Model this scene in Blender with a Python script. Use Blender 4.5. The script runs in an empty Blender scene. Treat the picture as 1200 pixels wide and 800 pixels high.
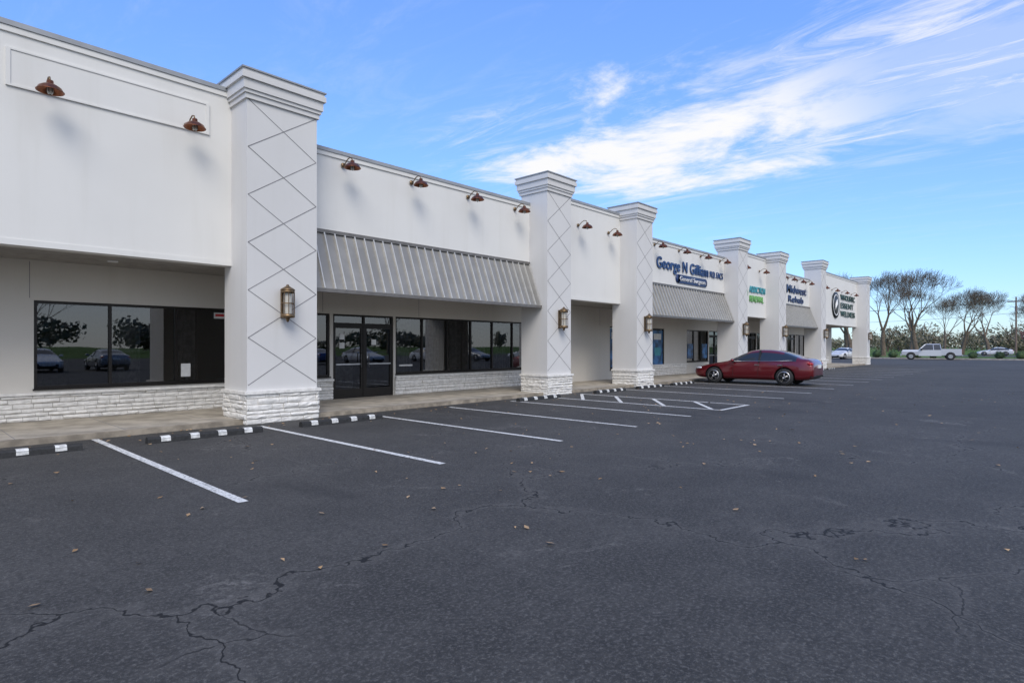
import bpy, bmesh, math, random
from mathutils import Vector, Matrix, noise as mnoise
random.seed(7)
R=random.random
def U(a,b): return a+(b-a)*random.random()
scene=bpy.context.scene
col=scene.collection

# ---------------------------------------------------------------- materials
def newmat(name):
    m=bpy.data.materials.new(name); m.use_nodes=True
    nt=m.node_tree
    return m,nt,nt.nodes['Principled BSDF'],nt.nodes['Material Output']
def N(nt,t,**kw):
    n=nt.nodes.new(t)
    for k,v in kw.items():
        if k in n.inputs.keys(): n.inputs[k].default_value=v
        else: setattr(n,k,v)
    return n
def math_(nt,op,a,b=None,clamp=False):
    n=nt.nodes.new('ShaderNodeMath'); n.operation=op; n.use_clamp=clamp
    for i,v in enumerate((a,b)):
        if v is None: continue
        if isinstance(v,(int,float)): n.inputs[i].default_value=v
        else: nt.links.new(v,n.inputs[i])
    return n.outputs[0]
def maprange(nt,v,a,b,c,d,smooth=True):
    n=nt.nodes.new('ShaderNodeMapRange')
    n.interpolation_type='SMOOTHSTEP' if smooth else 'LINEAR'
    nt.links.new(v,n.inputs[0])
    for i,x in enumerate((a,b,c,d)): n.inputs[i+1].default_value=x
    return n.outputs[0]
def mixc(nt,f,a,b,mode='MIX'):
    n=nt.nodes.new('ShaderNodeMix'); n.data_type='RGBA'; n.blend_type=mode
    for i,v in ((0,f),(6,a),(7,b)):
        if isinstance(v,(int,float)): n.inputs[i].default_value=v
        elif isinstance(v,tuple): n.inputs[i].default_value=(v[0],v[1],v[2],1)
        else: nt.links.new(v,n.inputs[i])
    return n.outputs[2]
def noise_(nt,vec,scale,detail=4,rough=.55,dist=0,out=0):
    n=N(nt,'ShaderNodeTexNoise'); n.inputs['Scale'].default_value=scale
    n.inputs['Detail'].default_value=detail; n.inputs['Roughness'].default_value=rough
    n.inputs['Distortion'].default_value=dist
    nt.links.new(vec,n.inputs['Vector']); return n.outputs[out]
def bump_(nt,p,h,strength,dist):
    b=N(nt,'ShaderNodeBump'); b.inputs['Strength'].default_value=strength; b.inputs['Distance'].default_value=dist
    nt.links.new(h,b.inputs['Height']); nt.links.new(b.outputs[0],p.inputs['Normal'])
def coords(nt,scale=(1,1,1)):
    g=N(nt,'ShaderNodeNewGeometry')
    m=N(nt,'ShaderNodeMapping'); m.inputs['Scale'].default_value=scale
    nt.links.new(g.outputs['Position'],m.inputs['Vector']); return m.outputs[0]
def simple(name,c,rough=.5,metal=0,var=.12,vs=6,bump=0,bs=80,bd=.005):
    m,nt,p,o=newmat(name)
    v=coords(nt)
    n=noise_(nt,v,vs,3)
    f=maprange(nt,n,.3,.7,0,1)
    d=tuple(x*(1-var) for x in c); l=tuple(min(1,x*(1+var)) for x in c)
    nt.links.new(mixc(nt,f,d,l),p.inputs['Base Color'])
    p.inputs['Roughness'].default_value=rough; p.inputs['Metallic'].default_value=metal
    if bump: bump_(nt,p,noise_(nt,v,bs,2),bump,bd)
    return m
def stucco(name,c):
    m,nt,p,o=newmat(name)
    v=coords(nt); vs=coords(nt,(1.2,1.2,.10))
    a=maprange(nt,noise_(nt,v,.5,4),.3,.7,0,1)
    s=maprange(nt,noise_(nt,vs,2.2,4,.6),.48,.8,0,1)
    c1=mixc(nt,a,tuple(x*.955 for x in c),c)
    c2=mixc(nt,math_(nt,'MULTIPLY',s,.28),c1,tuple(x*y for x,y in zip(c,(.80,.79,.75))))
    nt.links.new(c2,p.inputs['Base Color']); p.inputs['Roughness'].default_value=.9
    p.inputs['Specular IOR Level'].default_value=.2
    bump_(nt,p,noise_(nt,v,70,3,.7),.22,.004)
    return m
M={}
M['wall']=stucco('wall_stucco',(.74,.73,.70))
M['pillar']=stucco('pillar_stucco',(.66,.65,.635))
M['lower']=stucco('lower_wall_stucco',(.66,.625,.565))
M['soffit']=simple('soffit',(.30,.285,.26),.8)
M['coping']=simple('metal_coping',(.33,.34,.35),.45,.3,.08,3)
M['groove']=simple('joint_line',(.22,.215,.22),.9)
M['stone']=simple('painted_ledge_stone',(.76,.74,.70),.85,0,.12,9,.6,45,.01)
M['mortar']=simple('mortar',(.42,.40,.37),.95)
M['frame']=simple('dark_bronze_frame',(.018,.015,.013),.4,.4)
M['int']=simple('dark_interior',(.07,.066,.06),.9)
M['curt']=simple('grey_curtain',(.30,.29,.27),.9,0,.3,8)
M['curtd']=simple('dark_curtain',(.045,.042,.042),.9,0,.3,8)
M['rib']=simple('awning_metal',(.27,.26,.24),.42,.3,.12,1.5)
M['rib2']=simple('awning_seam_metal',(.55,.54,.51),.4,.3,.06)
M['ribedge']=simple('awning_trim',(.17,.16,.15),.45,.3)
M['copper']=simple('copper_shade',(.22,.078,.036),.35,.8,.3,20)
M['bronze']=simple('aged_brass',(.20,.135,.075),.4,.8,.25,20)
M['black']=simple('black_metal',(.02,.02,.02),.5,.3)
M['rubber']=simple('black_rubber',(.022,.022,.022),.75,0,.3,20,.3,60)
M['white']=simple('white_paint_patch',(.62,.62,.60),.6,0,.25,15)
M['conc']=simple('concrete',(.38,.34,.28),.9,0,.22,2.5,.4,50)
M['curb']=simple('curb_concrete',(.29,.25,.195),.9,0,.3,4,.4,50)
M['roof']=simple('roof_membrane',(.35,.35,.35),.9)
M['bulb']=simple('frosted_glass',(.6,.57,.5),.15)
M['paper']=simple('paper_sign',(.7,.7,.68),.7)
M['red']=simple('red_sign',(.5,.03,.03),.5)
M['poster']=simple('blue_poster',(.03,.12,.28),.35,0,.7,3)
M['navy']=simple('navy_sign',(.012,.035,.12),.4)
M['blue']=simple('blue_letters',(.010,.05,.17),.35)
M['teal']=simple('teal_letters',(.05,.30,.36),.45)
M['green']=simple('green_logo',(.16,.42,.12),.45)
M['orange']=simple('orange_logo',(.75,.25,.04),.45)
M['signblack']=simple('black_sign',(.015,.02,.02),.4)
M['signwhite']=simple('white_sign',(.75,.75,.74),.45)
M['dgreen']=simple('dark_green_letters',(.02,.06,.05),.45)
M['bark']=simple('tree_bark',(.13,.10,.075),.95,0,.3,4)
M['wood']=simple('pole_wood',(.12,.09,.07),.95)
M['mulch']=simple('mulch',(.09,.05,.03),.95,0,.4,6)
def leafmat(name,a,b):
    m,nt,p,o=newmat(name)
    v=coords(nt)
    nt.links.new(mixc(nt,maprange(nt,noise_(nt,v,.9,3),.35,.65,0,1),a,b),p.inputs['Base Color'])
    p.inputs['Roughness'].default_value=.8
    return m
M['bud']=leafmat('spring_buds',(.13,.11,.055),(.19,.155,.09))
M['shrubleaf']=leafmat('shrub_leaves',(.02,.045,.015),(.06,.10,.03))
M['farleaf']=leafmat('distant_foliage',(.11,.115,.065),(.20,.17,.12))
M['redbud']=leafmat('redbud_leaves',(.16,.03,.05),(.25,.07,.09))
M['dryleaf']=leafmat('dry_leaves',(.24,.14,.06),(.44,.30,.17))
m,nt,p,o=newmat('tinted_glass'); M['glass']=m
nt.nodes.remove(p)
t=N(nt,'ShaderNodeBsdfTransparent'); t.inputs[0].default_value=(.40,.41,.42,1)
g=N(nt,'ShaderNodeBsdfGlossy'); g.inputs['Roughness'].default_value=.01; g.inputs[0].default_value=(.95,.97,1,1)
fr=N(nt,'ShaderNodeFresnel'); fr.inputs[0].default_value=2.1
mx=N(nt,'ShaderNodeMixShader')
gg=coords(nt); bb=N(nt,'ShaderNodeBump'); bb.inputs['Strength'].default_value=.03; bb.inputs['Distance'].default_value=.05
nt.links.new(noise_(nt,gg,.9,1),bb.inputs['Height']); nt.links.new(bb.outputs[0],g.inputs['Normal'])
nt.links.new(fr.outputs[0],mx.inputs[0]); nt.links.new(t.outputs[0],mx.inputs[1]); nt.links.new(g.outputs[0],mx.inputs[2])
nt.links.new(mx.outputs[0],o.inputs[0])
def paint(name,c,metal=.3):
    m,nt,p,o=newmat(name)
    p.inputs['Base Color'].default_value=(*c,1); p.inputs['Roughness'].default_value=.32
    p.inputs['Metallic'].default_value=metal
    p.inputs['Coat Weight'].default_value=1; p.inputs['Coat Roughness'].default_value=.04
    return m
M['carred']=paint('red_car_paint',(.15,.005,.010),.45)
M['carwhite']=paint('white_car_paint',(.62,.62,.62),0)
M['cargrey']=paint('grey_car_paint',(.25,.26,.28),.5)
M['carblue']=paint('blue_car_paint',(.03,.07,.20),.4)
M['carsilver']=paint('silver_car_paint',(.55,.56,.58),.3)
M['carglass']=paint('car_glass',(.012,.014,.016),0)
M['rim']=simple('alloy_rim',(.45,.45,.46),.3,.9)
M['head']=simple('headlight',(.6,.62,.65),.1,.3)
M['tail']=simple('taillight',(.35,.01,.01),.15)
def asphalt(name):
    m,nt,p,o=newmat(name)
    v=coords(nt)
    big=maprange(nt,noise_(nt,v,.13,4,.6),.34,.66,0,1)
    med=maprange(nt,noise_(nt,v,1.1,6,.72),.36,.68,0,1)
    fine=maprange(nt,noise_(nt,v,38,3,.85),.46,.70,0,1)
    fine2=maprange(nt,noise_(nt,v,11,4,.8),.38,.62,0,1)
    c=mixc(nt,big,(.038,.0365,.034),(.064,.061,.056))
    c=mixc(nt,math_(nt,'MULTIPLY',med,.5),c,(.092,.087,.079))
    c=mixc(nt,math_(nt,'MULTIPLY',fine2,.48),c,(.020,.0195,.019))
    c=mixc(nt,math_(nt,'MULTIPLY',fine,.55),c,(.19,.18,.165))
    nn=noise_(nt,v,.9,5,.56,0,1)
    s=N(nt,'ShaderNodeVectorMath',operation='SUBTRACT'); nt.links.new(nn,s.inputs[0]); s.inputs[1].default_value=(.5,.5,.5)
    def dist(amt):
        k=N(nt,'ShaderNodeVectorMath',operation='SCALE'); nt.links.new(s.outputs[0],k.inputs[0]); k.inputs['Scale'].default_value=amt
        a=N(nt,'ShaderNodeVectorMath',operation='ADD'); nt.links.new(k.outputs[0],a.inputs[0]); nt.links.new(v,a.inputs[1])
        return a.outputs[0]
    def crack(sc,amt,mlo,mhi,msc):
        vo=N(nt,'ShaderNodeTexVoronoi'); vo.feature='DISTANCE_TO_EDGE'; vo.inputs['Scale'].default_value=sc
        nt.links.new(dist(amt),vo.inputs['Vector'])
        k=maprange(nt,noise_(nt,v,msc,2),mlo,mhi,0,1)
        return vo.outputs['Distance'],k
    d1,k1=crack(.19,1.5,.34,.44,.22)
    d2,k2=crack(.52,1.0,.52,.58,.33)
    def ln(d,k,w): return math_(nt,'MULTIPLY',maprange(nt,d,w*.35,w,1,0),k)
    ck=math_(nt,'MAXIMUM',ln(d1,k1,.0024),math_(nt,'MULTIPLY',ln(d2,k2,.0050),.8))
    halo=math_(nt,'MAXIMUM',ln(d1,k1,.016),ln(d2,k2,.032))
    sc=maprange(nt,noise_(nt,v,.85,8,.80,.6),.57,.67,0,1)
    sc2=math_(nt,'MULTIPLY',sc,maprange(nt,noise_(nt,v,17,3,.8),.40,.62,0,1))
    c=mixc(nt,math_(nt,'MULTIPLY',sc2,.62),c,(.22,.205,.185))
    ol=maprange(nt,noise_(nt,coords(nt,(1,.35,1)),.7,3,.5),.58,.74,0,1)
    c=mixc(nt,math_(nt,'MULTIPLY',ol,.45),c,(.024,.0235,.023))
    c=mixc(nt,math_(nt,'MULTIPLY',halo,.20),c,(.16,.15,.135))
    c=mixc(nt,math_(nt,'MULTIPLY',ck,.95),c,(.007,.007,.007))
    nt.links.new(c,p.inputs['Base Color'])
    p.inputs['Roughness'].default_value=.8; p.inputs['Specular IOR Level'].default_value=.35
    bump_(nt,p,noise_(nt,v,48,3,.85),.9,.010)
    return m
M['asphalt']=asphalt('asphalt')
M['road']=simple('road_asphalt',(.085,.083,.08),.85,0,.15,.4)
m,nt,p,o=newmat('worn_road_paint'); M['line']=m
v=coords(nt)
w=maprange(nt,noise_(nt,v,22,6,.8),.36,.52,0,1); w2=maprange(nt,noise_(nt,v,1.2,3),.25,.5,.6,1)
nt.links.new(mixc(nt,math_(nt,'MULTIPLY',w,w2),(.13,.13,.125),(.72,.71,.67)),p.inputs['Base Color']); p.inputs['Roughness'].default_value=.8
m,nt,p,o=newmat('grass'); M['grass']=m
v=coords(nt)
c=mixc(nt,maprange(nt,noise_(nt,v,.08,4),.35,.65,0,1),(.07,.14,.025),(.12,.17,.05))
c=mixc(nt,maprange(nt,noise_(nt,v,4,4),.35,.7,0,.4),c,(.04,.07,.015))
nt.links.new(c,p.inputs['Base Color']); p.inputs['Roughness'].default_value=.95; p.inputs['Specular IOR Level'].default_value=.1

# ---------------------------------------------------------------- mesh builder
class MB:
    def __init__(s): s.v=[];s.f=[];s.m=[];s.mats=[];s.sm=[]
    def mi(s,k):
        if k not in s.mats: s.mats.append(k)
        return s.mats.index(k)
    def add(s,vs,fs,k,smooth=False):
        b=len(s.v); s.v+= [tuple(x) for x in vs]; i=s.mi(k)
        for f in fs: s.f.append([b+j for j in f]); s.m.append(i); s.sm.append(smooth)
    def hexa(s,b4,t4,k):
        s.add(list(b4)+list(t4),[(3,2,1,0),(4,5,6,7),(0,1,5,4),(1,2,6,5),(2,3,7,6),(3,0,4,7)],k)
    def box(s,x0,x1,y0,y1,z0,z1,k):
        s.hexa([(x0,y0,z0),(x1,y0,z0),(x1,y1,z0),(x0,y1,z0)],[(x0,y0,z1),(x1,y0,z1),(x1,y1,z1),(x0,y1,z1)],k)
    def quad(s,a,b,c,d,k): s.add([a,b,c,d],[(0,1,2,3)],k)
    def tube(s,pts,rad,k,n=8,smooth=True,cap=True):
        pts=[Vector(p) for p in pts]
        if isinstance(rad,(int,float)): rad=[rad]*len(pts)
        vs=[];fs=[]
        for i,p in enumerate(pts):
            d=(pts[min(i+1,len(pts)-1)]-pts[max(i-1,0)])
            if d.length<1e-9: d=Vector((0,0,1))
            d.normalize()
            up=Vector((0,0,1)) if abs(d.z)<.9 else Vector((1,0,0))
            a=d.cross(up).normalized(); b=d.cross(a)
            for j in range(n):
                t=2*math.pi*j/n
                vs.append(p+(a*math.cos(t)+b*math.sin(t))*rad[i])
        for i in range(len(pts)-1):
            for j in range(n):
                fs.append((i*n+j,i*n+(j+1)%n,(i+1)*n+(j+1)%n,(i+1)*n+j))
        if cap: fs.append(tuple(range(n))); fs.append(tuple((len(pts)-1)*n+j for j in range(n)))
        s.add(vs,fs,k,smooth)
    def lathe(s,c,prof,k,n=24,axis='z',smooth=True):
        vs=[];fs=[]
        for r,z in prof:
            for j in range(n):
                t=2*math.pi*j/n; a=r*math.cos(t); b=r*math.sin(t)
                if axis=='z': vs.append((c[0]+a,c[1]+b,c[2]+z))
                elif axis=='x': vs.append((c[0]+z,c[1]+a,c[2]+b))
                else: vs.append((c[0]+a,c[1]+z,c[2]+b))
        for i in range(len(prof)-1):
            for j in range(n): fs.append((i*n+j,i*n+(j+1)%n,(i+1)*n+(j+1)%n,(i+1)*n+j))
        s.add(vs,fs,k,smooth)
    def ell(s,c,r,k,n=14,m=8):
        s.add([(c[0]+r[0]*math.sin(math.pi*i/m)*math.cos(2*math.pi*j/n),c[1]+r[1]*math.sin(math.pi*i/m)*math.sin(2*math.pi*j/n),c[2]+r[2]*math.cos(math.pi*i/m)) for i in range(m+1) for j in range(n)],
              [(i*n+j,i*n+(j+1)%n,(i+1)*n+(j+1)%n,(i+1)*n+j) for i in range(m) for j in range(n)],k,True)
    def mesh(s,name):
        me=bpy.data.meshes.new(name); me.from_pydata(s.v,[],s.f)
        for k in s.mats: me.materials.append(M[k])
        me.polygons.foreach_set('material_index',s.m); me.polygons.foreach_set('use_smooth',s.sm)
        me.update(); return me
    def build(s,name,parent=None,loc=(0,0,0),rot=0):
        o=bpy.data.objects.new(name,s.mesh(name)); col.objects.link(o); o.location=loc; o.rotation_euler=(0,0,rot)
        if parent: o.parent=parent
        return o
def empty(name,loc=(0,0,0),rot=0):
    e=bpy.data.objects.new(name,None); e.empty_display_size=.5; col.objects.link(e); e.location=loc; e.rotation_euler=(0,0,rot); return e

# ---------------------------------------------------------------- building
YP=11.75; YW=12.5; YB=14.7; ZS=3.21; SW=.09
mall=empty('shopping_strip_building')
pillars=[(-4.6,-3.15,7.0),(5.0,6.50,7.0),(14.36,15.59,7.0),(19.75,20.95,7.0),(29.55,30.75,7.0),(35.5,36.7,7.0),(43.85,45.0,7.42),(57.0,58.15,7.45)]
bays=[(-13,-4.6,6.1),(-3.15,5.0,6.76),(6.50,14.36,6.1),(15.59,19.75,6.65),(20.95,29.55,6.05),(30.75,35.5,6.65),(36.7,43.85,6.1),(45.0,57.0,7.0)]
b=MB()
for i,(a,c,z) in enumerate(bays):
    b.box(a,c,YW,YW+.3,ZS,z,'wall')
    b.box(a,c,YW-.05,YW+.36,z,z+.085,'coping')
    b.box(a,c,YW-.03,YW,z-.10,z-.002,'wall')
    b.box(a,c,YW-.012,YW,ZS,ZS+.10,'wall')
b.box(57.8,58.1,YW+.3,30,ZS,7.0,'wall'); b.box(-13.3,-13,YW,30,0,6.1,'wall')
b.box(1.5,4.5,YW-.018,YW,5.82,6.38,'wall')
for x0,x1,z0,z1 in ((1.44,4.56,6.38,6.41),(1.44,4.56,5.79,5.82),(1.44,1.5,5.82,6.38),(4.5,4.56,5.82,6.38)):
    b.box(x0,x1,YW-.032,YW,z0,z1,'wall')
b.build('upper_walls',mall)
b=MB()
b.box(-.2,-.188,YW-.003,YW,ZS+.1,6.6,'groove')
for x in (1.5,2.05,8.3,11.6,21.6,23.0): b.box(x,x+.01,YB-.003,YB,2.5,ZS,'groove')
b.build('control_joints',mall)
b=MB()
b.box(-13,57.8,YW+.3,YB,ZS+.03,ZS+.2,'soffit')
b.box(-13,57.8,YW+.3,30,5.5,5.7,'roof')
for x in (3.2,8.7,12.0,18,22.5,26,33,39,48,52):
    b.lathe((x,13.7,ZS+.03),[(.09,-.001),(.09,-.02),(.07,-.022),(0.001,-.022)],'signwhite',16)
b.build('soffit_and_roof',mall)
def stonewall(b,o,d,n,L,z0,z1):
    z=z0
    while z<z1-.01:
        h=U(.06,.13)
        if z+h>z1-.04: h=z1-z
        x=U(-.2,0)
        while x<L:
            l=U(.16,.5)
            xa=max(x,0); xb=min(x+l,L)
            if xb-xa>.02:
                e=U(.012,.05); g=.004
                def pt(s,q,zz): return (o[0]+d[0]*s+n[0]*q,o[1]+d[1]*s+n[1]*q,zz)
                za,zb=z+g,z+h-g; xa+=g; xb-=g
                nseg=max(2,int((xb-xa)/.09)); 
                vs=[];fs=[]
                for i in range(nseg+1):
                    s=xa+(xb-xa)*i/nseg
                    ed=0.006 if i in (0,nseg) else 0
                    jj=U(-.008,.008)
                    vs+=[pt(s,0,za+(.004 if ed else 0)),pt(s,e*.75+jj-ed,za+.008+U(0,.008)),pt(s,e+U(-.008,.01)-ed,(za+zb)/2+U(-.012,.012)),pt(s,e*.8+jj-ed,zb-.006-U(0,.008)),pt(s,0,zb)]
                for i in range(nseg):
                    for j in range(4):
                        q=i*5+j; fs.append((q,q+5,q+6,q+1))
                fs.append((0,1,2,3,4)); k=nseg*5; fs.append((k+4,k+3,k+2,k+1,k))
                b.add(vs,fs,'stone')
            x+=l
        z+=h
def pillar(x0,x1,zt):
    b=MB()
    zc=zt-.54
    b.box(x0,x1,YP,YW+.34,.62,zc,'pillar')
    steps=[(0,.10,.04),(.10,.17,.07),(.17,.36,.10),(.36,.47,.145),(.47,.54,.12)]
    for a,c,o in steps:
        b.box(x0-o,x1+o,YP-o,YW+.36+o,zc+a,zc+c,'pillar')
    b.box(x0-.15,x1+.15,YP-.15,YW+.51,zt,zt+.03,'coping')
    z0=.78; z1=zc; nd=3; h=(z1-z0)/nd; w=.0075
    def strip(a,za,c,zb,off,y0=YP):
        d=Vector((c-a,0,zb-za)).normalized(); n=Vector((d.z,0,-d.x))*w
        p=[Vector((a,y0-off,za)),Vector((c,y0-off,zb))]
        b.quad(p[0]-n,p[0]+n,p[1]+n,p[1]-n,'groove')
    i0=.02; XL=x0+i0; XR=x1-i0
    for i in range(nd):
        zz=z0+i*h
        strip(XL,zz,XR,zz+h/2,.003); strip(XR,zz+h/2,XL,zz+h,.003)
        strip(XR,zz,XL,zz+h/2,.0045); strip(XL,zz+h/2,XR,zz+h,.0045)
    b.box(x0-.02,x1+.02,YP-.02,YW+.34,0,.60,'mortar')
    b.box(x0-.07,x1+.07,YP-.07,YW+.36,.60,.66,'stone')
    stonewall(b,(x0-.02,YP-.02),(1,0),(0,-1),x1-x0+.04,.0,.60)
    stonewall(b,(x0-.02,YP-.02),(0,1),(-1,0),YW+.34-YP,.0,.60)
    stonewall(b,(x1+.02,YP-.02),(0,1),(1,0),YW+.34-YP,.0,.60)
    b.build('pillar',mall)
for p_ in pillars: pillar(*p_)
wins=[(-11.5,-6.0,4,0,.72),(-2.0,1.2,3,0,.72),(2.12,5.95,3,0,.72),(7.2,8.52,1,0,.72),(8.62,10.64,2,1,SW),(10.72,17.03,6,0,.72),
      (22.4,23.6,1,0,.5),(26.2,27.4,1,0,.5),(29.9,32.6,3,0,.72),(32.7,34.4,2,1,SW),(34.5,36.2,2,0,.72),(38.4,40.0,2,1,SW),(40.1,43.4,3,0,.5),
      (46.2,48.0,2,1,SW),(48.1,52.5,4,0,.72)]
b=MB(); st=MB()
ZT=2.46; wt=.22
x=-13
for (a,c,n,d,z0) in wins:
    if a>x: b.box(x,a,YB,YB+wt,0,ZT,'lower')
    if z0>.2: b.box(a,c,YB,YB+wt,0,z0,'lower')
    x=c
b.box(x,58,YB,YB+wt,0,ZT,'lower')
b.box(-13,58,YB,YB+wt,ZT,ZS+.03,'lower')
b.box(-13,58,30,30.3,0,5.9,'lower'); b.box(57.8,58,YB+wt,30,0,ZS,'lower')
b.build('storefront_walls',mall)
for a,c in ((-13,8.6),(10.68,17.25),(23.9,29.8),(34.5,38.3),(43.5,46.1),(48.1,57)):
    st.box(a,c,YB-.03,YB-.002,SW,.60,'mortar')
    stonewall(st,(a,YB-.03),(1,0),(0,-1),c-a,SW,.60)
    st.box(a,c,YB-.10,YB-.002,.60,.655,'stone')
st.build('stone_wainscot',mall)
f=MB(); g=MB(); it=MB()
it.quad((-13,19,0),(58,19,0),(58,19,4),(-13,19,4),'int')
it.quad((-13,YB+wt,0.05),(58,YB+wt,0.05),(58,19,0.05),(-13,19,0.05),'int')
it.quad((-13,YB+wt,3.2),(58,YB+wt,3.2),(58,19,3.2),(-13,19,3.2),'int')
for x in (6.6,18.5,29,37.2,45): it.box(x,x+.15,YB+wt,19,.05,3.2,'int')
for (a,c,n,d,z0) in wins:
    y0=YB+.03; y1=YB+.11; fw=.055
    f.box(a,c,y0,y1,ZT-fw,ZT,'frame'); f.box(a,c,y0,y1,z0,z0+(fw if not d else .03),'frame')
    if z0>.2: f.box(a-.02,c+.02,YB-.04,y0,z0-.03,z0,'frame')
    for i in range(n+1):
        xx=a+(c-a)*i/n; q=fw/2
        xx=min(max(xx,a+q),c-q)
        f.box(xx-q,xx+q,y0-.004,y1+.004,z0+fw if not d else z0,ZT-fw,'frame')
    if d:
        f.box(a,c,y0-.002,y1,2.16,2.22,'frame')
        for i in range(n):
            xa=a+(c-a)*i/n+fw/2; xb=a+(c-a)*(i+1)/n-fw/2
            f.box(xa,xa+.07,y0+.01,y1-.01,z0+.03,2.16,'frame'); f.box(xb-.07,xb,y0+.01,y1-.01,z0+.03,2.16,'frame')
            f.box(xa+.07,xb-.07,y0+.012,y1-.012,z0+.03,z0+.26,'frame')
            f.box(xa+.07,xb-.07,y0+.012,y1-.012,2.07,2.16,'frame')
            f.box(xa+.07,xb-.07,y0-.03,y0+.005,1.03,1.07,'rim')
            xh=xb-.10 if i==0 else xa+.10
            f.tube([(xh,y0-.06,.95),(xh,y0-.06,1.35)],.014,'rim',8)
    g.quad((a,YB+.07,z0),(c,YB+.07,z0),(c,YB+.07,ZT),(a,YB+.07,ZT),'glass')
def curtain(x0,x1,z0,z1,k,y=YB+.38):
    n=int((x1-x0)/.03); vs=[];fs=[]
    for i in range(n+1):
        xx=x0+(x1-x0)*i/n; yy=y+.035*math.sin(i*1.25+math.sin(i*.3)*1.5)
        vs+=[(xx,yy,z0),(xx,yy,z1)]
    for i in range(n): fs.append((2*i,2*i+2,2*i+3,2*i+1))
    it.add(vs,fs,k)
for x0,x1,k in ((2.2,2.75,'curtd'),(3.5,4.05,'curt'),(4.8,5.2,'curt'),(7.2,8.4,'curt'),(10.8,11.6,'curt'),(12.0,12.7,'curt'),(13.2,13.7,'curt'),(13.8,14.9,'curt'),(15.2,16.0,'curt'),(16.2,17.0,'curt'),
    (30,31,'curt'),(31.4,32.4,'curt'),(34.6,36,'curt'),(40.2,43.2,'curt'),(48.2,52,'curt')):
    curtain(x0,x1,.55,2.9,k)
it.box(8.7,10.0,15.9,16.4,.06,1.0,'curt')
for x in (22.4,26.2): 
    g.box(x+.08,x+1.12,YB+.05,YB+.066,.62,2.36,'poster'); g.box(x+.2,x+.95,YB+.044,YB+.05,1.9,2.2,'paper'); g.box(x+.3,x+.9,YB+.044,YB+.05,1.1,1.5,'teal')
for x in (30.0,31.8,34.7): g.box(x+.1,x+.75,YB+.05,YB+.066,.9,1.7,'poster')
g.box(4.78,4.98,YB+.055,YB+.066,.86,1.16,'paper')
g.box(5.50,5.76,YB+.055,YB+.066,2.22,2.36,'paper'); g.box(5.53,5.73,YB+.05,YB+.055,2.27,2.33,'red')
for x,z in ((8.85,1.75),(8.85,1.5),(9.9,1.6)): g.box(x,x+.16,YB+.055,YB+.066,z,z+.16,'paper')
g.box(10.9,11.4,YB+.055,YB+.066,.95,1.0,'paper')
it.build('interiors',mall); f.build('window_and_door_frames',mall); g.build('window_glass',mall)
def awning(x0,x1):
    b=MB(); yt,zt=YW-.003,4.20; yb,zb=YW-.52,2.84
    b.add([(x0,yt,zt),(x1,yt,zt),(x1,yb,zb),(x0,yb,zb),(x0,yt,zb),(x1,yt,zb)],[(0,3,2,1),(3,4,5,2),(0,4,3),(1,2,5)],'rib')
    b.box(x0,x1,yb-.03,yb,zb-.07,zb+.01,'ribedge'); b.box(x0,x1,yb,yb+.06,zb-.07,zb-.01,'ribedge')
    b.box(x0,x1,YW-.05,YW,zt-.01,zt+.07,'ribedge')
    n=int((x1-x0)/.265); d=Vector((0,yb-yt,zb-zt)).normalized(); nn=Vector((0,d.z,-d.y)) 
    if nn.y>0: nn=-nn
    for i in range(n+1):
        xx=x0+.02+(x1-x0-.04)*i/n
        w=.013; h=nn*.045
        bt=[Vector((xx-w,yt,zt)),Vector((xx+w,yt,zt)),Vector((xx+w,yb,zb)),Vector((xx-w,yb,zb))]
        b.hexa(bt,[v+h for v in bt],'rib2')
    b.build('metal_awning',mall)
awning(6.52,14.34); awning(20.97,29.53); awning(36.72,43.83)

# ---------------------------------------------------------------- lamps
gl=MB()
gl.lathe((0,-.001,0),[(.001,-.03),(.055,-.03),(.062,0)],'bronze',16,'y')
gl.tube([(0,0,0),(0,-.08,.015),(0,-.17,.09),(0,-.27,.125),(0,-.36,.10),(0,-.40,.03)],.013,'bronze',8)
gl.lathe((0,-.40,-.02),[(.02,.06),(.045,.05),(.05,.0),(.10,-.022),(.155,-.06),(.185,-.115),(.195,-.12),(.192,-.127),(.18,-.12),(.15,-.07),(.09,-.035),(.001,-.03)],'copper',24)
gl.lathe((0,-.40,-.05),[(.035,.0),(.045,-.05),(.045,-.11),(.03,-.14),(.001,-.145)],'bulb',12)
for k in range(6):
    t=k*math.pi/3; gl.tube([(.05*math.cos(t),-.40+.05*math.sin(t),-.05),(.052*math.cos(t),-.40+.052*math.sin(t),-.16),(0,-.40,-.205)],.004,'black',4)
glm=gl.mesh('gooseneck_lamp')
def inst(name,me,loc,rot=0,sc=1):
    o=bpy.data.objects.new(name,me); col.objects.link(o); o.location=loc; o.rotation_euler=(0,0,rot); o.scale=(sc,sc,sc); return o
for x in (-10,-7,-1.2,1.95,4.15,7.58,9.6,11.63,13.64,16.97,18.9,22.4,24.6,26.8,29.0,31.6,34.4,37.6,39.3,41.1,42.9,46.5,49.3,52.1,55):
    inst('gooseneck_wall_lamp',glm,(x,YW-.03,5.86))
ln=MB()
ln.box(-.06,.06,-.02,0,-.25,.27,'bronze'); ln.tube([(0,0,.2),(0,-.10,.24),(0,-.15,.24)],.013,'bronze',6)
ln.box(-.03,.03,-.1,0,-.22,-.19,'bronze')
c0=(0,-.16,0)
ln.lathe(c0,[(.001,.36),(.02,.355),(.03,.33),(.06,.31),(.125,.27),(.13,.25),(.115,.24),(.001,.24)],'bronze',20)
ln.lathe(c0,[(.112,.25),(.124,.25),(.124,.2),(.112,.2)],'bronze',20)
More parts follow.
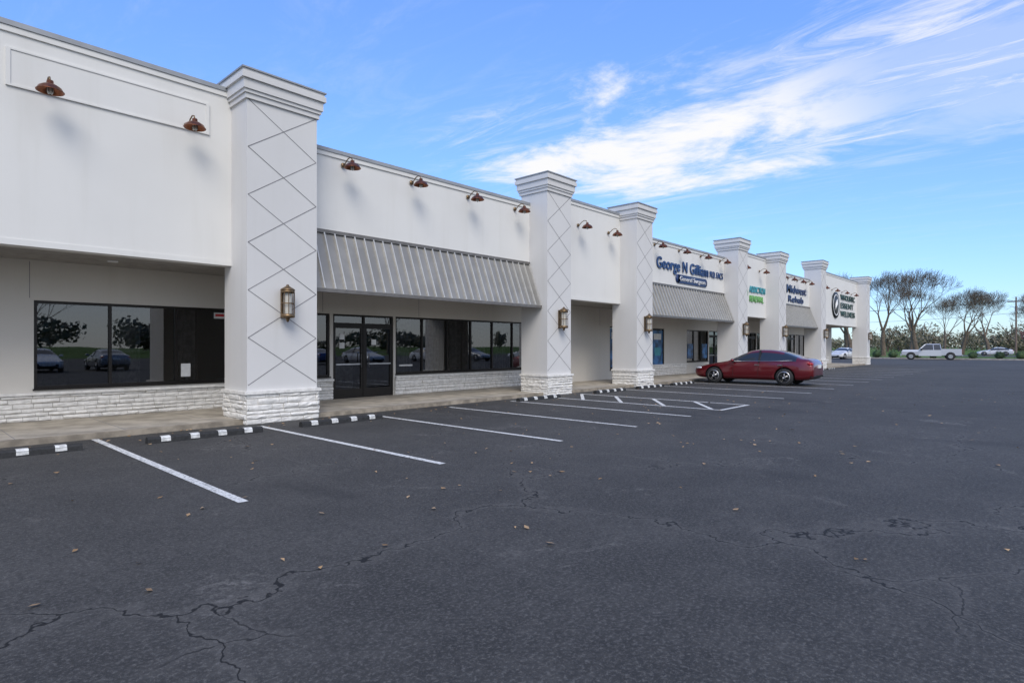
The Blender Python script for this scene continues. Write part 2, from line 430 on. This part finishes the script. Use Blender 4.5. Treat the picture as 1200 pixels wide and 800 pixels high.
ln.lathe(c0,[(.001,-.25),(.115,-.25),(.125,-.23),(.125,-.18),(.112,-.18)],'bronze',20)
ln.lathe(c0,[(.112,.02),(.122,.02),(.122,-.0),(.112,-.0)],'bronze',20)
ln.lathe(c0,[(.001,-.33),(.02,-.32),(.03,-.28),(.05,-.25)],'bronze',12)
for k in range(10):
    t=2*math.pi*k/10; x=.118*math.cos(t); y=-.16+.118*math.sin(t); ln.tube([(x,y,-.2),(x,y,.22)],.007,'bronze',5)
ln.lathe(c0,[(.07,.2),(.07,-.18)],'bulb',16)
lnm=ln.mesh('lantern')
for a,c,z in pillars: inst('wall_lantern',lnm,((a+c)/2,YP-.005,2.42),0,1.12)

# ---------------------------------------------------------------- signs
def text(parent,s,x0,x1,z,h,k,name='lettering',ext=.02,y=YW-.04,off=0.0):
    cu=bpy.data.curves.new(name,'FONT'); cu.body=s; cu.size=1; cu.extrude=ext; cu.offset=off; cu.space_character=1.05
    o=bpy.data.objects.new(name,cu); col.objects.link(o); cu.materials.append(M[k])
    bpy.context.view_layer.update()
    w=o.dimensions.x
    o.rotation_euler=(math.pi/2,0,0); o.scale=((x1-x0)/w,h/.72,1); o.location=(x0,y,z); o.parent=parent
    return o
s=empty('doctor_office_sign'); text(s,'George N Gilliam',22.55,27.6,4.93,.50,'blue',off=.012); text(s,'M.D. FACS',27.8,29.3,4.95,.32,'blue')
b=MB(); b.box(24.5,27.3,YW-.05,YW,4.42,4.80,'navy'); 
b.lathe((24.5,YW,4.61),[(.19,0),(.19,-.05),(.001,-.05)],'navy',20,'y'); b.lathe((27.3,YW,4.61),[(.19,0),(.19,-.049),(.001,-.049)],'navy',20,'y'); b.build('sign_plate',s)
text(s,'General Surgeon',24.6,27.2,4.53,.2,'signwhite',ext=.01,y=YW-.07)
s=empty('clinic_sign'); b=MB()
for i,(dx,dz,k) in enumerate(((0,.38,'green'),(-.36,0,'teal'),(.36,.0,'green'),(0,-.38,'teal'))):
    b.lathe((32.0+dx,YW,4.5+dz),[(.29,0),(.29,-.05-.003*i),(.001,-.06-.003*i)],k,18,'y')
b.build('logo',s); text(s,'ADDICTION',32.9,35.3,4.58,.36,'teal',off=.01); text(s,'RENEWAL',32.9,35.0,4.06,.36,'green',off=.01)
s=empty('store_sign'); b=MB(); b.lathe((38.2,YW,4.95),[(.5,0),(.5,-.05),(.001,-.05)],'navy',24,'y'); b.tube([(37.9,YW-.08,4.7),(38.2,YW-.08,5.1),(38.5,YW-.08,4.75)],.07,'orange',6); b.ell((38.2,YW-.08,5.28),(.11,.04,.11),'orange')
b.build('logo',s); text(s,'Midwest',39.0,42.9,5.0,.52,'navy',off=.015); text(s,'Rehab',39.3,42.3,4.42,.42,'navy',off=.015)
s=empty('salon_sign'); b=MB(); b.lathe((50.3,YW,4.75),[(1.0,0),(1.0,-.08),(.001,-.08)],'signblack',32,'y'); b.lathe((50.3,YW-.08,4.75),[(.82,0),(.82,-.015),(.74,-.015),(.74,0)],'signwhite',32,'y')
b.tube([(50.0,YW-.1,4.3),(50.2,YW-.1,4.8),(50.55,YW-.1,5.2)],[.04,.12,.02],'signwhite',6); b.build('emblem',s)
text(s,'WHOLISTIC',51.7,56.2,5.25,.44,'dgreen',off=.012); text(s,'ESSENT',51.7,55.6,4.60,.44,'dgreen',off=.012); text(s,'WELLNESS',51.7,56.2,3.95,.44,'dgreen',off=.012)

# ---------------------------------------------------------------- ground
def sheet(name,x0,x1,y0,y1,z,k):
    b=MB(); b.quad((x0,y0,z),(x1,y0,z),(x1,y1,z),(x0,y1,z),k); return b.build(name)
sheet('ground',-2500,2500,-2500,2500,-.05,'grass')
sheet('parking_lot',-70,88,-60,90,0,'asphalt')
b=MB()
b.box(-13,58.6,12.0,14.78,-.02,SW,'conc')
b.box(-13,58.6,11.86,11.997,-.02,SW+.006,'curb')
x=-12
while x<58:
    b.box(x,x+.012,12.0,14.7,SW,SW+.0015,'groove'); x+=1.5
b.build('sidewalk')
b=MB()
Y0,Y1=5.95,11.4
def line(xa,ya,xb,yb,w=.10):
    d=Vector((xb-xa,yb-ya,0)).normalized(); n=Vector((-d.y,d.x,0))*w/2; a=Vector((xa,ya,.004)); c=Vector((xb,yb,.004))
    b.quad(a-n,c-n,c+n,a+n,'line')
for i,x in enumerate((-5.6,-2.9,-.2,2.5,5.1,7.65,10.0,12.3,14.0,15.7,18.4,21.1,23.8,26.6,29.3,32,34.7,37.4,40.1,42.8,45.5,48.2)):
    line(x,Y0,x,11.8 if 2<x<3 else Y1)
line(14.05,Y0+.05,15.65,Y0+.05)
b.build('parking_stall_lines')
b=MB()
for k in range(4): 
    y=Y0+.3+k*1.3
    a=Vector((14.06,y,.004)); c=Vector((15.64,y+1.2,.004)); n=Vector((-.6,.8,0))*.05
    b.quad(a-n,c-n,c+n,a+n,'line')
b.build('access_aisle_hatching')
ws=MB()
sec=[(-.075,0),(-.065,.07),(-.04,.10),(.04,.10),(.065,.07),(.075,0)]
def seg(x0,x1,k,o=0):
    vs=[(x0,y*(1+o),z*(1+o)) for y,z in sec]+[(x1,y*(1+o),z*(1+o)) for y,z in sec]
    ws.add(vs,[(i,i+1,i+7,i+6) for i in range(5)]+[tuple(range(6)),tuple(range(11,5,-1))],k)
seg(-.92,.92,'rubber')
for xx in (-.66,-.22,.22,.66):
    ws.add([(xx-.07,-.0745,.022),(xx+.07,-.0745,.022),(xx+.07,-.0675,.068),(xx-.07,-.0675,.068)],[(0,1,2,3)],'white')
    ws.add([(xx-.07,-.0665,.0725),(xx+.07,-.0665,.0725),(xx+.07,-.041,.1025),(xx-.07,-.041,.1025)],[(0,1,2,3)],'white')
    ws.add([(xx-.07,-.041,.1027),(xx+.07,-.041,.1027),(xx+.07,.041,.1027),(xx-.07,.041,.1027)],[(0,1,2,3)],'white')
wm=ws.mesh('wheel_stop')
for x,y in ((-4.2,10.75),(-1.5,10.75),(1.2,10.78),(3.87,10.65),(6.5,10.7),(13.2,11.1),(17.0,11.15),(19.8,11.2),(22.4,11.2),(28,11.2),(30.7,11.2),(33.3,11.2),(38.7,11.2),(41.4,11.2),(44,11.2)):
    inst('wheel_stop',wm,(x,y,0),U(-.02,.02))
b=MB()
for i in range(420):
    q=R()
    if q<.5: x=U(-1,26); y=U(3.0,11.7)
    elif q<.7: x=U(0,26); y=U(11,11.85)
    else: x=U(3,30); y=U(-1,8)
    s=U(.012,.034); a=U(0,6.28); z=.006
    p=[(x+s*math.cos(a+t)*(1.3 if q%2==0 else .7),y+s*math.sin(a+t)*(1.3 if q%2==0 else .7),z+U(0,.02)) for q,t in enumerate((0,1.57,3.14,4.71))]
    b.add(p,[(0,1,2,3)],'dryleaf')
b.build('fallen_leaves')

# ---------------------------------------------------------------- cars
def make_sedan():
    st=[(0.00,.36,.60,.56,.56,.60,.45),(.06,.26,.74,.60,.70,.65,.55),(.28,.20,.86,.66,.80,.72,.64),(.7,.19,.905,.74,.85,.82,.70),(1.15,.18,.915,.82,.86,.90,.72),(1.5,.18,.915,.90,.86,.96,.73),
        (1.62,.18,.915,.915,.87,1.02,.72),(2.32,.18,.915,.93,.875,1.385,.58),(2.65,.18,.915,.935,.875,1.435,.585),(3.2,.18,.915,.945,.875,1.43,.58),(3.7,.18,.915,.96,.87,1.355,.565),(4.30,.20,.905,1.0,.85,1.12,.64),(4.42,.20,.90,1.0,.84,1.09,.66),
        (4.66,.24,.87,.98,.80,1.075,.66),(4.80,.30,.82,.86,.77,.95,.64),(4.86,.38,.74,.74,.70,.80,.55)]
    vs=[];fs=[];mi=[]
    for u,zf,wm,zb,wb,zr,wt in st:
        y=2.43-u
        half=[(0,zf),(wm*.86,zf),(wm*.97,zf+.10),(wm,(zf+zb)/2+.05),(wb,zb),(wt+(wb-wt)*.08,zr-.10*(zr-zb)-.015),(wt*.72,zr),(0,zr+.012)]
        full=[(x,z) for x,z in half]+[(-x,z) for x,z in half[-2:0:-1]]
        n=len(full)
        vs+=[(x,y,z) for x,z in full]
    for i in range(len(st)-1):
        for j in range(n):
            fs.append((i*n+j,i*n+(j+1)%n,(i+1)*n+(j+1)%n,(i+1)*n+j))
            k=j if j<7 else 13-j
            m=1
            if k==4 and 6<=i<=10: m=2
            if k in(5,6) and i in (6,): m=2
            if k in(5,6) and i in (10,): m=2
            if k==0 : m=0
            mi.append(m)
    fs.append(tuple(range(n))); mi.append(1); fs.append(tuple((len(st)-1)*n+j for j in range(n-1,-1,-1))); mi.append(1)
    me=bpy.data.meshes.new('body'); me.from_pydata(vs,[],fs)
    for k in ('black','carred','carglass'): me.materials.append(M[k])
    me.polygons.foreach_set('material_index',mi); me.polygons.foreach_set('use_smooth',[True]*len(fs))
    bm=bmesh.new(); bm.from_mesh(me); bmesh.ops.recalc_face_normals(bm,faces=bm.faces); bm.to_mesh(me); bm.free()
    o=bpy.data.objects.new('tmp',me); col.objects.link(o)
    s=o.modifiers.new('s','SUBSURF'); s.levels=2; s.render_levels=2
    cut=[]
    WY=(2.43-.96,2.43-3.80)
    for y in WY:
        for sx in (-1,1):
            c=MB(); xa,xb=(.55,1.2) if sx>0 else (-1.2,-.55)
            c.lathe((0,y,.345),[(.001,xa),(.385,xa),(.385,xb),(.001,xb)],'black',36,'x',False)
            cm=c.mesh('c'); bm=bmesh.new(); bm.from_mesh(cm); bmesh.ops.remove_doubles(bm,verts=bm.verts,dist=.002); bmesh.ops.recalc_face_normals(bm,faces=bm.faces); bm.to_mesh(cm); bm.free()
            co=bpy.data.objects.new('cut',cm); col.objects.link(co); cut.append(co)
            m=o.modifiers.new('b','BOOLEAN'); m.object=co; m.operation='DIFFERENCE'; m.solver='EXACT'
    bpy.context.view_layer.update()
    dg=bpy.context.evaluated_depsgraph_get()
    res=bpy.data.meshes.new_from_object(o.evaluated_get(dg)); res.name='car_body'
    for c in cut+[o]: bpy.data.objects.remove(c)
    d=MB()
    for y in WY:
        for sx in (-1,1):
            X=sx*.80
            d.lathe((X,y,.335),[(.20,-.11),(.31,-.11),(.335,-.085),(.335,.085),(.31,.11),(.235,.115),(.225,.10)],'rubber',32,'x')
            d.lathe((X+sx*.06,y,.335),[(.001,0),(.235,0)],'black',24,'x')
            d.lathe((X+sx*.105,y,.335),[(.205,0),(.232,0),(.232,-.03),(.205,-.03)] ,'rim',32,'x')
            for k in range(5):
                t=k*2*math.pi/5+.3
                for dt in (-.16,.16):
                    a=Vector((X+sx*.095,y+.04*math.cos(t),.335+.04*math.sin(t))); c=Vector((X+sx*.10,y+.215*math.cos(t+dt),.335+.215*math.sin(t+dt)))
                    d.tube([a,c],[.022,.014],'rim',6)
            d.lathe((X+sx*.11,y,.335),[(.001,0),(.05,0),(.055,-.03)],'rim',12,'x')
    for sx in (-1,1):
        d.ell((sx*.66,2.43-.26,.635),(.19,.20,.055),'head'); d.ell((sx*.69,2.43-4.70,.87),(.17,.12,.07),'tail')
        d.ell((sx*.97,2.43-1.78,.98),(.11,.07,.07),'carred')
        for u in (2.75,3.65): d.box(sx*.905-.02,sx*.905+.02,2.43-u-.09,2.43-u+.09,.80,.825,'rim')
        d.tube([(sx*.872,2.43-1.75,.945),(sx*.885,2.43-2.5,.955),(sx*.885,2.43-3.3,.965),(sx*.87,2.43-4.1,1.0)],.009,'rim',5)
        for u in (1.78,2.80,3.72):
            d.tube([(sx*.915,2.43-u,.32),(sx*.922,2.43-u,.6),(sx*.885,2.43-u-.02,.93)],.005,'black',4)
        d.hexa([(sx*.86,2.43-2.85,.93),(sx*.89,2.43-2.85,.93),(sx*.89,2.43-2.78,.93),(sx*.86,2.43-2.78,.93)],[(sx*.60,2.43-2.85,1.40),(sx*.63,2.43-2.85,1.40),(sx*.63,2.43-2.78,1.40),(sx*.60,2.43-2.78,1.40)],'black')
        d.tube([(sx*.80,2.43-4.74,.38),(sx*.5,2.43-4.86,.38)],.03,'black',6)
    d.box(-.18,.18,-2.46,-2.40,.70,.82,'signwhite'); d.box(-.55,.55,2.36,2.42,.33,.50,'black')
    return res,d.mesh('car_trim')
CB,CT=make_sedan()
def car(loc,rot,paintk,name='parked_car'):
    e=empty(name,loc,rot)
    for nm,me in (('body',CB),('trim_and_wheels',CT)):
        m2=me.copy()
        for i,mt in enumerate(m2.materials):
            if mt and mt.name.startswith('red_car'): m2.materials[i]=M[paintk]
        o=bpy.data.objects.new(nm,m2); col.objects.link(o); o.parent=e
car((25.3,9.3,0),.03,'carred')
for x,y,k,r in ((7,-17,'carwhite',0),(10.5,-17,'cargrey',3.14),(17,-17.5,'carwhite',0),(26,-18,'carblue',3.14),(31,-18,'carsilver',0),(39,-18.2,'carwhite',0),(45,-18,'cargrey',0),(54,-18,'carwhite',3.14)):
    car((x,y,0),r,k)
car((82,19.5,0),1.4,'carwhite'); car((128,7.5,0),.1,'carwhite')
def pickup(loc,rot):
    b=MB()
    def fr(xa,xb,z0,xa2,xb2,z1,w0,w1,k): b.hexa([(xa,-w0,z0),(xb,-w0,z0),(xb,w0,z0),(xa,w0,z0)],[(xa2,-w1,z1),(xb2,-w1,z1),(xb2,w1,z1),(xa2,w1,z1)],k)
    fr(-2.9,-1.2,.55,-2.85,-1.2,.95,.95,.97,'carsilver'); fr(-2.85,-1.2,.95,-2.75,-1.1,1.18,.97,.90,'carsilver')
    fr(-1.2,1.0,.45,-1.2,1.0,1.15,.97,.96,'carsilver'); fr(-1.15,1.0,1.15,-.45,.85,1.82,.93,.74,'carglass'); fr(-.5,.9,1.80,-.4,.8,1.88,.76,.68,'carsilver')
    for sx in (-1,1):
        for xa,xb in ((-1.12,-.48),(.25,.2),(.98,.86)): b.tube([(xa,sx*.935,1.15),(xb,sx*.745,1.83)],.045,'carsilver',5)
    fr(1.0,2.9,.55,1.0,2.88,1.28,.97,.97,'carsilver'); fr(1.12,2.8,1.2,1.12,2.8,1.285,.85,.85,'black')
    b.box(-3.0,-2.88,-.93,.93,.42,.68,'rim'); b.box(2.9,3.0,-.9,.9,.45,.62,'rim'); b.box(-2.91,-2.86,-.55,.55,.72,1.0,'black')
    for sx in (-1,1):
        b.box(-2.9,-2.84,sx*.78-.13,sx*.78+.13,.80,1.0,'head'); b.box(2.87,2.91,sx*.88-.07,sx*.88+.07,.8,1.2,'tail'); b.box(-1.0,-.85,sx*1.08-.12,sx*1.08+.12,1.12,1.34,'black')
        for x in (-1.95,1.85):
            b.lathe((x,sx*.88,.46),[(.001,sx*.1),(.46,sx*.1),(.46,0)],'black',20,'y',False)
            b.lathe((x,sx*.90,.40),[(.001,.10),(.24,.10),(.38,.12),(.40,.09),(.40,-.09),(.38,-.12),(.24,-.10),(.001,-.10)],'rubber',24,'y')
            b.lathe((x,sx*.90,.40),[(.23,sx*.13),(.001,sx*.13)],'rim',16,'y')
    return b.build('pickup_truck',None,loc,rot)
pickup((85.0,10.9,0),math.radians(-80))

# ---------------------------------------------------------------- trees
def tree_mesh(seed,H,spread=.55,leafk='bud',leaves=5,depth=6,ls=.18,rk=.026):
    rnd=random.Random(seed); b=MB()
    def grow(p,d,L,r,dep):
        pts=[p];rs=[r];q=p.copy();dd=d.copy()
        nseg=3 if dep>1 else 2
        for i in range(nseg):
            dd=(dd+Vector((rnd.uniform(-1,1),rnd.uniform(-1,1),rnd.uniform(-.4,.9)))*.14).normalized()
            q=q+dd*L/nseg; pts.append(q.copy()); rs.append(max(r*(1-.35*(i+1)/nseg),.013))
        b.tube(pts,rs,'bark',7 if dep>4 else (4 if dep>2 else 3),True,False)
        if dep==0: return
        if dep<=2:
            for k in range(leaves if rnd.random()<.6 else 0):
                c=pts[rnd.randrange(1,len(pts))]+Vector((rnd.gauss(0,.28),rnd.gauss(0,.28),rnd.gauss(0,.28)))
                s=ls*rnd.uniform(.5,1.1); a=Vector((rnd.gauss(0,1),rnd.gauss(0,1),rnd.gauss(0,1))).normalized(); t=a.orthogonal().normalized(); u=a.cross(t)
                b.add([c-t*s*.5,c+u*s*.35,c+t*s*.5,c-u*s*.35],[(0,1,2,3)],leafk)
        nc=3 if dep>2 else 4
        for k in range(nc):
            az=2*math.pi*(k+rnd.random()*.7)/nc; tilt=rnd.uniform(.35,.85)*spread*1.5
            if k==0 and dep>3: tilt*=.35
            t=dd.orthogonal().normalized(); u=dd.cross(t)
            nd=(dd*math.cos(tilt)+(t*math.cos(az)+u*math.sin(az))*math.sin(tilt)); nd.z+=.08; nd.normalize()
            st=pts[-1] if k<2 else pts[-1-(k%2)]
            grow(st,nd,L*rnd.uniform(.66,.88),rs[-1]*rnd.uniform(.58,.78),dep-1)
    grow(Vector((0,0,-.05)),Vector((0,0,1)),H*.24,H*rk,depth)
    return b.mesh('tree')
T1=tree_mesh(1,16,.50,leaves=1); T2=tree_mesh(5,16,.52,leaves=0); T3=tree_mesh(9,14,.50,leaves=4)
T4=tree_mesh(12,6,.6,'redbud',6,5,.28)
for me,x,y,r,s in ((T1,104,23.5,0,.95),(T2,116,21.5,2.4,1.1),(T2,128,18.5,1,1.2),(T3,138,9.0,2,1.0),(T1,146,4,3,.9),(T1,150,14,2.2,1.0),(T3,150,1,4,.8),(T3,125,29,4,1.2),(T2,146,22,5,1.1),(T3,165,-6,5,1),(T3,160,18,1,1)):
    inst('bare_tree',me,(x,y,-.05),r,s)
inst('redbud_tree',T4,(124,3.6,-.05),0,.9)
for i,(x,y) in enumerate(((-10,-66),(14,-74),(40,-68),(75,-76),(110,-66),(140,-74))): inst('bare_tree',(T1,T3,T2)[i%3],(x,y,0),i,1)
def leafcloud(b,c,r,n,s,k,rnd):
    for i in range(n):
        v=Vector((rnd.gauss(0,1),rnd.gauss(0,1),rnd.gauss(0,1))).normalized()
        rr=rnd.uniform(.55,1.05)*(1+.3*mnoise.noise(v*2.3+Vector(c)))
        p=Vector((c[0]+v.x*r[0]*rr,c[1]+v.y*r[1]*rr,c[2]+v.z*r[2]*rr))
        a=(v+Vector((rnd.gauss(0,.5),rnd.gauss(0,.5),rnd.gauss(0,.5)))).normalized(); t=a.orthogonal().normalized(); u=a.cross(t); q=s*rnd.uniform(.6,1.3)
        b.add([p-t*q,p-u*q*.6,p+t*q,p+u*q*.6],[(0,1,2,3)],k)
rnd=random.Random(3)
b=MB(); b.box(88,88.15,-40,90,-.05,.14,'conc'); b.build('lot_kerb')
b=MB(); b.box(88.15,91,-40,60,-.06,.06,'mulch'); b.build('planting_bed')
y=-6
while y<27:
    b=MB(); r=U(.42,.58); b.ell((0,0,r*.85),(r*.85,r*.85,r*.8),'shrubleaf'); leafcloud(b,(0,0,r*.85),(r,r,r*.95),420,.07,'shrubleaf',rnd)
    b.build('shrub',None,(89.4+U(-.3,.3),y,.05)); y+=U(1.5,2.6)
sheet('road',93,101.5,-400,400,-.02,'road')
b=MB()
for y in range(-100,100,9): b.quad((97.2,y,-.016),(97.35,y,-.016),(97.35,y+3,-.016),(97.2,y+3,-.016),'line')
b.build('road_centre_line')
sheet('far_parking_lot',118,134,-60,14,-.02,'road')
b=MB(); rnd=random.Random(11)
for i in range(120):
    a=U(-.5,.6) ; d=U(200,330); x=d*math.cos(a); y=d*math.sin(a)
    h=U(4,9); w=U(4,8)
    for k in range(5):
        leafcloud(b,(x+U(-w,w)*.6,y+U(-w,w)*.6,h*U(.3,.72)),(w*.6,w*.6,h*.36),150,.36,'farleaf',rnd)
    for k in range(4): b.tube([(x,y,0),(x+U(-1,1),y+U(-1.5,1.5),h*.5),(x+U(-2,2),y+U(-3,3),h*1.02)],[.22,.14,.05],'bark',4)
for i in range(50):
    x=U(-120,210); y=U(-190,-130); h=U(5,10); w=U(4,8)
    for k in range(4): leafcloud(b,(x+U(-w,w)*.6,y+U(-w,w)*.6,h*U(.35,.75)),(w*.6,w*.6,h*.33),70,.8,'farleaf',rnd)
b.build('distant_trees')
pp=[(139,-62),(139,-28),(139,5.2),(139,60)]
for x,y in pp:
    b=MB(); b.tube([(0,0,0),(0,0,10.5)],[.17,.11],'wood',8); b.box(-.06,.06,-1.2,1.2,9.6,9.75,'wood')
    for q in (-1.1,-.4,.4,1.1): b.lathe((0,q,9.75),[(.05,0),(.06,.1),(.02,.16)],'signwhite',8)
    b.tube([(.3,0,8.0),(.3,0,8.9)],.2,'cargrey',10); b.build('utility_pole',None,(x,y,-.05))
b=MB()
for i in range(len(pp)-1):
    (xa,ya),(xb,yb)=pp[i],pp[i+1]
    for q,z in ((-1.1,9.9),(1.1,9.9),(0,7.6)):
        pts=[(xa,ya+(yb-ya)*t/12+q,z-1.1*4*(t/12)*(1-t/12)) for t in range(13)]
        b.tube(pts,.025,'black',4)
b.build('power_lines')

# ---------------------------------------------------------------- light
EL=math.radians(44); sv=Vector((-.62,-.78,0)).normalized()
sd=Vector((sv.x*math.cos(EL),sv.y*math.cos(EL),math.sin(EL)))
L=bpy.data.lights.new('sun','SUN'); L.energy=2.25; L.angle=math.radians(32); L.color=(1,.94,.85)
lo=bpy.data.objects.new('sun',L); col.objects.link(lo); lo.rotation_euler=(-sd).to_track_quat('-Z','Y').to_euler()
w=bpy.data.worlds.new('World'); scene.world=w; w.use_nodes=True; nt=w.node_tree; nt.nodes.clear()
try:
    w.cycles.sampling_method='MANUAL'; w.cycles.sample_map_resolution=512
except Exception as e: print(e)
out=N(nt,'ShaderNodeOutputWorld'); bg=N(nt,'ShaderNodeBackground'); bg.inputs['Strength'].default_value=.115
sky=N(nt,'ShaderNodeTexSky'); sky.sky_type='NISHITA'; sky.sun_disc=False; sky.sun_elevation=EL; sky.sun_rotation=math.atan2(sd.x,sd.y)
sky.air_density=1.0; sky.dust_density=.3; sky.ozone_density=2.0
tc=N(nt,'ShaderNodeTexCoord'); sp=N(nt,'ShaderNodeSeparateXYZ'); nt.links.new(tc.outputs['Generated'],sp.inputs[0])
z=math_(nt,'MAXIMUM',sp.outputs[2],.03)
px=math_(nt,'DIVIDE',sp.outputs[0],z); py=math_(nt,'DIVIDE',sp.outputs[1],z)
cb=N(nt,'ShaderNodeCombineXYZ'); nt.links.new(px,cb.inputs[0]); nt.links.new(py,cb.inputs[1])
def mapv(rot,sc,loc=(0,0,0)):
    m=N(nt,'ShaderNodeMapping'); m.inputs['Rotation'].default_value=(0,0,rot); m.inputs['Scale'].default_value=sc; m.inputs['Location'].default_value=loc
    nt.links.new(cb.outputs[0],m.inputs[0]); return m.outputs[0]
n1=noise_(nt,mapv(.2,(1.0,.75,1),(3.1,1.7,0)),1.5,9,.64,.35)
n2=noise_(nt,mapv(-.5,(2.4,.7,1),(0,4,0)),1.5,9,.72,.8)
band=math_(nt,'SUBTRACT',1,maprange(nt,math_(nt,'ABSOLUTE',math_(nt,'SUBTRACT',px,2.75)),.1,1.35,0,1))
band=math_(nt,'MULTIPLY',band,maprange(nt,py,2.0,2.9,1,0))
thr=math_(nt,'ADD',n1,math_(nt,'MULTIPLY',band,.24))
c1=maprange(nt,thr,.58,.80,0,1)
c1=math_(nt,'MULTIPLY',c1,maprange(nt,band,0,.35,.15,1))
c1=math_(nt,'MULTIPLY',c1,maprange(nt,py,.35,1.0,.30,1))
c2=math_(nt,'MULTIPLY',maprange(nt,n2,.46,.74,0,.85),maprange(nt,band,0,.8,.12,1))
cl=math_(nt,'MAXIMUM',c1,c2)
cl=math_(nt,'MULTIPLY',cl,maprange(nt,sp.outputs[2],.07,.2,0,1))
fill_cloud=maprange(nt,math_(nt,'ADD',math_(nt,'MULTIPLY',sp.outputs[1],-1),math_(nt,'MULTIPLY',sp.outputs[0],-.3)),.0,.6,0,.7)  # unseen cloud cover added behind the camera as soft whitish fill light
cl=math_(nt,'MAXIMUM',cl,fill_cloud)
val=maprange(nt,sp.outputs[2],.0,.5,1.25,2.25,False)
tint=N(nt,'ShaderNodeVectorMath',operation='SCALE'); tint.inputs[0].default_value=(.70,.88,1.20); nt.links.new(val,tint.inputs['Scale'])
skyc=mixc(nt,1.0,sky.outputs[0],tint.outputs[0],'MULTIPLY')
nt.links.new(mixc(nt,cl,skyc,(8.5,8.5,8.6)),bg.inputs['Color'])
nt.links.new(bg.outputs[0],out.inputs[0])

# ---------------------------------------------------------------- camera
cam=bpy.data.cameras.new('camera'); co=bpy.data.objects.new('camera',cam); col.objects.link(co)
cam.sensor_width=36; cam.lens=20.7; cam.shift_y=.005; cam.clip_end=6000; cam.clip_start=.05
co.location=(0,0,1.55); th=math.atan2(637,690); co.rotation_euler=(math.pi/2,0,th-math.pi/2)
scene.camera=co
scene.view_settings.view_transform='Standard'; scene.view_settings.look='None'; scene.view_settings.exposure=0
